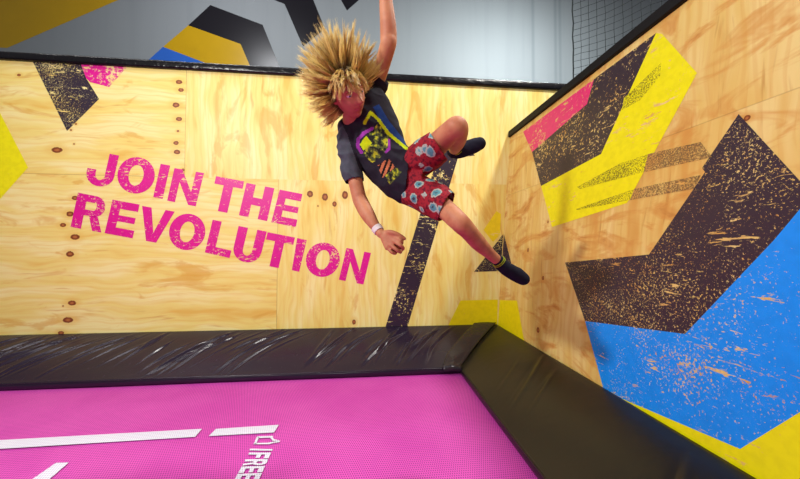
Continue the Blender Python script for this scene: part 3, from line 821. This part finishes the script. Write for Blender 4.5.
shirt.data.materials.append(M_sl)
hp = [(P(354.2, 181.5, 1.565), (P(354.6, 185, 1.562)-P(351.5, 165, 1.58)).normalized(), .07),
      (P(379.5, 76, 1.60), (P(380.5, 75, 1.595)-P(374, 86, 1.62)).normalized(), .085),
      (P(407.5, 176, 1.62), (R @ Vector((.99, -.11, 0))).normalized(), .2)]
hem_cut(shirt, hp, .002)
def poly_band(pts, w_):
    return [(pts[i], pts[i+1]) for i in range(len(pts)-1)], w_
def near(x, y, band):
    for (x0, y0), (x1, y1) in band[0]:
        dx, dy = x1-x0, y1-y0; t_ = max(0, min(1, ((x-x0)*dx+(y-y0)*dy)/(dx*dx+dy*dy)))
        if math.hypot(x-x0-dx*t_, y-y0-dy*t_) < band[1]: return True
    return False
yl = poly_band([(364.5, 123), (370.5, 112.5), (378, 119), (388, 133), (406.5, 148.5)], 1.6)
bl = [(373, 107), (379, 104), (389, 121), (406, 142), (406, 147.5), (389, 131.5), (378, 117)]
pu = poly_band([(372, 128.5), (364, 133), (358, 139.5), (358, 147), (361.5, 152.5)], 1.7)
pu2 = poly_band([(389, 140), (389.5, 148), (386, 152)], 1.3)
yp = [(359.8, 144.4), (366, 135.5), (372, 143), (363.5, 150.5)]
gr = [(369, 131), (379.7, 122.6), (389, 131), (389, 147), (381.8, 156), (372.4, 163), (362, 153.5), (370, 143)]
orp = [(378, 165.3), (388.5, 158), (395, 167.4), (382, 178)]
yb = [(385, 175), (396.4, 167.5), (402, 172), (390, 185)]
me = shirt.data; mi = np.zeros(len(me.polygons), dtype=np.int32)
for i, p in enumerate(me.polygons):
    x, y = project(p.center)
    if inpoly(x, y, [(325, 118), (341, 122), (347, 134), (356, 160), (359, 168), (366, 178), (345, 195), (325, 160)]): mi[i] = 7; continue
    if (CAM-p.center).dot(p.normal) <= 0: continue
    if near(x, y, yl): k = 1
    elif inpoly(x, y, bl): k = 2
    elif near(x, y, pu) or near(x, y, pu2): k = 3
    elif inpoly(x, y, yp): k = 1
    elif inpoly(x, y, gr): k = 4
    elif inpoly(x, y, yb): k = 4
    elif inpoly(x, y, orp): k = 5 if ((x*.8+y*.3) % 4.2) > 1.9 else 6
    else: k = 0
    mi[i] = k
me.polygons.foreach_set('material_index', mi)

# ---- shorts
m, t, b = material('red_floral_cotton', (160, 30, 44), rough=.8, spec=.2)
ob = t.obj()
vo = t.n.new('ShaderNodeTexVoronoi'); vo.inputs['Scale'].default_value = 14.5; vo.inputs['Randomness'].default_value = .55
wv = t.vmath('ADD', ob, t.vmath('MULTIPLY', t.n.new('ShaderNodeTexNoise').outputs['Color'], (.0, .0, .0)))
t.l.new(wv, vo.inputs['Vector'])
dd = t.math('ADD', vo.outputs['Distance'], t.math('MULTIPLY', t.math('SUBTRACT', t.noise(ob, 90, 2), .5), .28))
base = t.mix(t.map(t.noise(ob, 60, 3), .45, .62), lin((150, 30, 44)), lin((98, 16, 36)))
c = t.mix(t.map(dd, .39, .34), base, lin((164, 168, 160)))
c = t.mix(t.map(dd, .31, .25), c, lin((84, 136, 148)))
c = t.mix(t.map(dd, .16, .10), c, lin((60, 62, 76)))
t.l.new(c, b.inputs['Base Color']); M_shorts = m
sp = [trunk([(403, 176, 1.62, .11, -.99, .104, .078), (408, 176.5, 1.62, .11, -.99, .118, .088), (414, 178, 1.62, .1, -.99, .135, .096), (421, 180, 1.60, .1, -.99, .12, .09)]),
      limb([(411, 166, 1.62, .083), (420, 159, 1.575, .083), (430, 152, 1.52, .080), (439.5, 146, 1.47, .073)], 30),
      limb([(410, 188, 1.62, .083), (422, 194, 1.57, .083), (436, 201, 1.50, .080), (447.2, 207, 1.44, .070)], 30)]
shorts = fuse('shorts', sp, .0042, 4, [M_shorts]); adopt(shorts, person)
ripple(shorts, .0055, lambda c_: (1-abs(mnoise.noise(Vector((c_.x*9, c_.y*6, c_.z*13))))*2.4)+.4*mnoise.noise(c_*26))
hp = [(P(439, 146.3, 1.472), (P(439.5, 146, 1.47)-P(424, 157, 1.49)).normalized(), .11),
      (P(447, 206.3, 1.442), (P(447.5, 206.5, 1.44)-P(432, 199, 1.465)).normalized(), .11)]
hem_cut(shorts, hp, .002)

# ---- socks
M_sock = cloth('navy_sock_knit', (30, 30, 46)); M_band = cloth('lime_sock_band', (176, 190, 40)); 
socks = [[(455.5, 147.5, 1.665, .036), (454, 151.5, 1.70, .038), (462, 150, 1.70, .0405), (473, 146.2, 1.695, .0395), (479.5, 143.7, 1.69, .034)],
         [(498.5, 261.3, 1.66, .0325), (503, 266, 1.667, .036), (509, 270.3, 1.665, .0375), (518, 275.6, 1.66, .0385), (523, 278.8, 1.655, .034)]]
for sk, (e0, e1) in zip(socks, (((455.5, 147.5, 1.665), (454.5, 149.5, 1.69)), ((498.5, 261.3, 1.66), (500.5, 263.4, 1.664)))):
    V, Fq = limb(sk, 24)
    so_ = fuse('sock', [(V, Fq)], .004, 4, [M_sock]); adopt(so_, person)
    ripple(so_, .0016, lambda c_: mnoise.noise(c_*40))
    a, b_ = P(*e0), P(*e1); d = (b_-a).normalized(); r_ = sk[0][3]+.001
    for off in (.0, .009):
        ring_pts = []
        u1 = d.orthogonal().normalized(); u2 = d.cross(u1)
        pts = [a+d*off+(u1*math.cos(k*math.pi/12)+u2*math.sin(k*math.pi/12))*r_ for k in range(25)]
        V, Fq = tube_vf(pts, .0022, 6); bo_ = mesh_obj('sock_band', V, Fq, M_band, smooth=True); adopt(bo_, so_)
        bo_.matrix_parent_inverse = Matrix.Identity(4)
# ---- wristband
M_wb = cloth('white_paper_band', (226, 214, 216), .6, .95)
a, b_ = P(376.3, 227.6, 1.468), P(379.2, 231.4, 1.457)
V, Fq = limb_w([list(a)+[.0262], list(b_)+[.0248]], 24, flat=True, n=3)
wb = mesh_obj('wristband', V, Fq, M_wb, smooth=False); adopt(wb, person)

# ---- hair: clumps thrown upwards and outwards
M_hair = bpy.data.materials.new('blond_hair'); M_hair.use_nodes = True
t = NT(M_hair.node_tree); b = M_hair.node_tree.nodes['Principled BSDF']
at = t.n.new('ShaderNodeAttribute'); at.attribute_name = 'tone'
tr_, tg_, tb_ = t.sep(at.outputs['Vector'])
c = t.mix(tr_, lin((176, 122, 40)), lin((242, 208, 116)))
c = t.mix(t.map(tg_, .0, .42, .9, 0), c, lin((52, 30, 12)))
c = t.mix(t.map(tg_, .5, 1.0, 0, .65), c, lin((252, 232, 156)))  # light from above put into the colour as paler tips
t.l.new(c, b.inputs['Base Color']); b.inputs['Roughness'].default_value = .38; b.inputs['Specular IOR Level'].default_value = .5
Rt = R.transposed()
HV, HF, HT = [], [], []
def strand(pts, r0, tone):
    k0 = len(HV); m_ = len(pts)
    for i, p in enumerate(pts):
        d = (pts[min(i+1, m_-1)]-pts[max(i-1, 0)]).normalized(); a = d.orthogonal().normalized(); c_ = d.cross(a)
        rr = r0*(1-(i/(m_-1))**2.2*.88)
        for k in range(3):
            an = 2.094*k; HV.append(p+(a*math.cos(an)+c_*math.sin(an))*rr); HT.append((tone, i/(m_-1), 0))
    for i in range(m_-1):
        for k in range(3):
            q_, r_ = k0+i*3+k, k0+i*3+(k+1) % 3; HF.append((q_, r_, r_+3, q_+3))
def scalp_ok(n):
    x, y, z = n
    if y > .25 and z < .42+.1*abs(x): return False
    if y > -.1 and z < -.05 and abs(x) > .5: return z > -.12
    if z < -.62: return False
    return True
ncl = 0
while ncl < 520:
    n = Vector(rng.normal(size=3)).normalized()
    if not scalp_ok(n): continue
    ncl += 1
    root = HC + HM @ (head_shape(n)*.985)
    nc_ = Rt @ (HM @ n).normalized()            # in camera axes: x right, y up, z towards the viewer
    fringe = n.y > .30 and n.z > .2
    ang = math.atan2(nc_.y, nc_.x)
    L_ = .115 + .085*max(0, nc_.y) + .02*max(0, -nc_.x) - .085*max(0, nc_.x)*(1 if nc_.y < .45 else .3)
    L_ *= rng.uniform(.7, 1.12)
    out = nc_.copy()
    if fringe:
        dirs = [out*.6+Vector((.2, .1, .5)), Vector((.55*rng.uniform(-.6, 1.1), -.55, .5)), Vector((rng.uniform(-.6, .5), -.9, .05))]; L_ = rng.uniform(.06, .105)
        if rng.rand() < .45: dirs = [out, out+Vector((.3, .5, .2)), Vector((.3*rng.uniform(-1, 1), 1, .1))]; L_ = rng.uniform(.08, .14)
    else:
        rad = Vector((nc_.x, nc_.y, nc_.z*.25)); rad = rad.normalized() if rad.length > .05 else Vector((-.4, .6, 0))
        dirs = [out, out*.4+rad*.8+Vector((-.10, .22, 0)), rad+Vector((-.12, .28, 0))]
        if nc_.y < -.1: dirs[2] = rad+Vector((-.1, -.05+rng.uniform(-.2, .5), .1))
    jit = Vector(rng.normal(size=3))*.20
    guide = [root]; seg = 9
    for i in range(seg):
        t_ = (i+.5)/seg
        d = dirs[0].normalized()*(1-t_)**2+dirs[1].normalized()*2*t_*(1-t_)+dirs[2].normalized()*t_*t_ + jit*t_
        d.z = d.z*(.7 if not fringe else 1)
        guide.append(guide[-1]+(R @ d.normalized())*(L_/seg))
    if fringe and rng.rand() < .85:  # swept over the brow, hugging the skull, tips flicking out
        L_ = rng.uniform(.045, .085); q = inv @ (root-HC); crown = Vector((.0, .30, .95)).normalized()
        side = Vector((rng.uniform(-.5, .5), rng.uniform(-.2, .2), 0)); guide = [root]
        for i in range(seg):
            nn_ = Vector((q.x/.071, q.y/.090, q.z/.098)).normalized()
            tg = (nn_-crown*nn_.dot(crown)); tg = tg.normalized() if tg.length > .05 else Vector((0, 1, 0))
            tg = tg+Vector((0, 0, -.5))+side; tg = (tg-nn_*tg.dot(nn_)).normalized()
            q = q+(tg+nn_*(.55 if i < 3 else .12+.25*(i > 6)))*(L_/seg)
            guide.append(HC+HM @ q)
    for i in range(1, len(guide)):  # strands stay outside the skull
        q = inv @ (guide[i]-HC); e = Vector((q.x/.078, q.y/(.106 if q.y > 0 else .098), q.z/(.106 if q.z > 0 else .12)))
        if e.length < 1.0: guide[i] = HC+HM @ (q/e.length)
    tn = rng.uniform(.15, 1)
    for s in range(13):
        o0 = Vector(rng.normal(size=3))*.0055; o1 = Vector(rng.normal(size=3))*.0032; lk = rng.uniform(.82, 1.0)
        m_ = int(round(seg*lk)) 
        pts = [guide[i]+o0*(1-i/seg)+o1*(i/seg)+Vector((0, 0, .0025))*math.sin(i*.9+s) for i in range(m_+1)]
        strand(pts, rng.uniform(.0011, .0019), min(1, max(0, tn+rng.normal()*.22)))
ho = mesh_obj('hair', HV, HF, M_hair, smooth=True); adopt(ho, person)
ca = ho.data.color_attributes.new('tone', 'FLOAT_COLOR', 'POINT')
arr = np.ones((len(HV), 4), np.float32); arr[:, :3] = np.array(HT, np.float32); ca.data.foreach_set('color', arr.ravel())
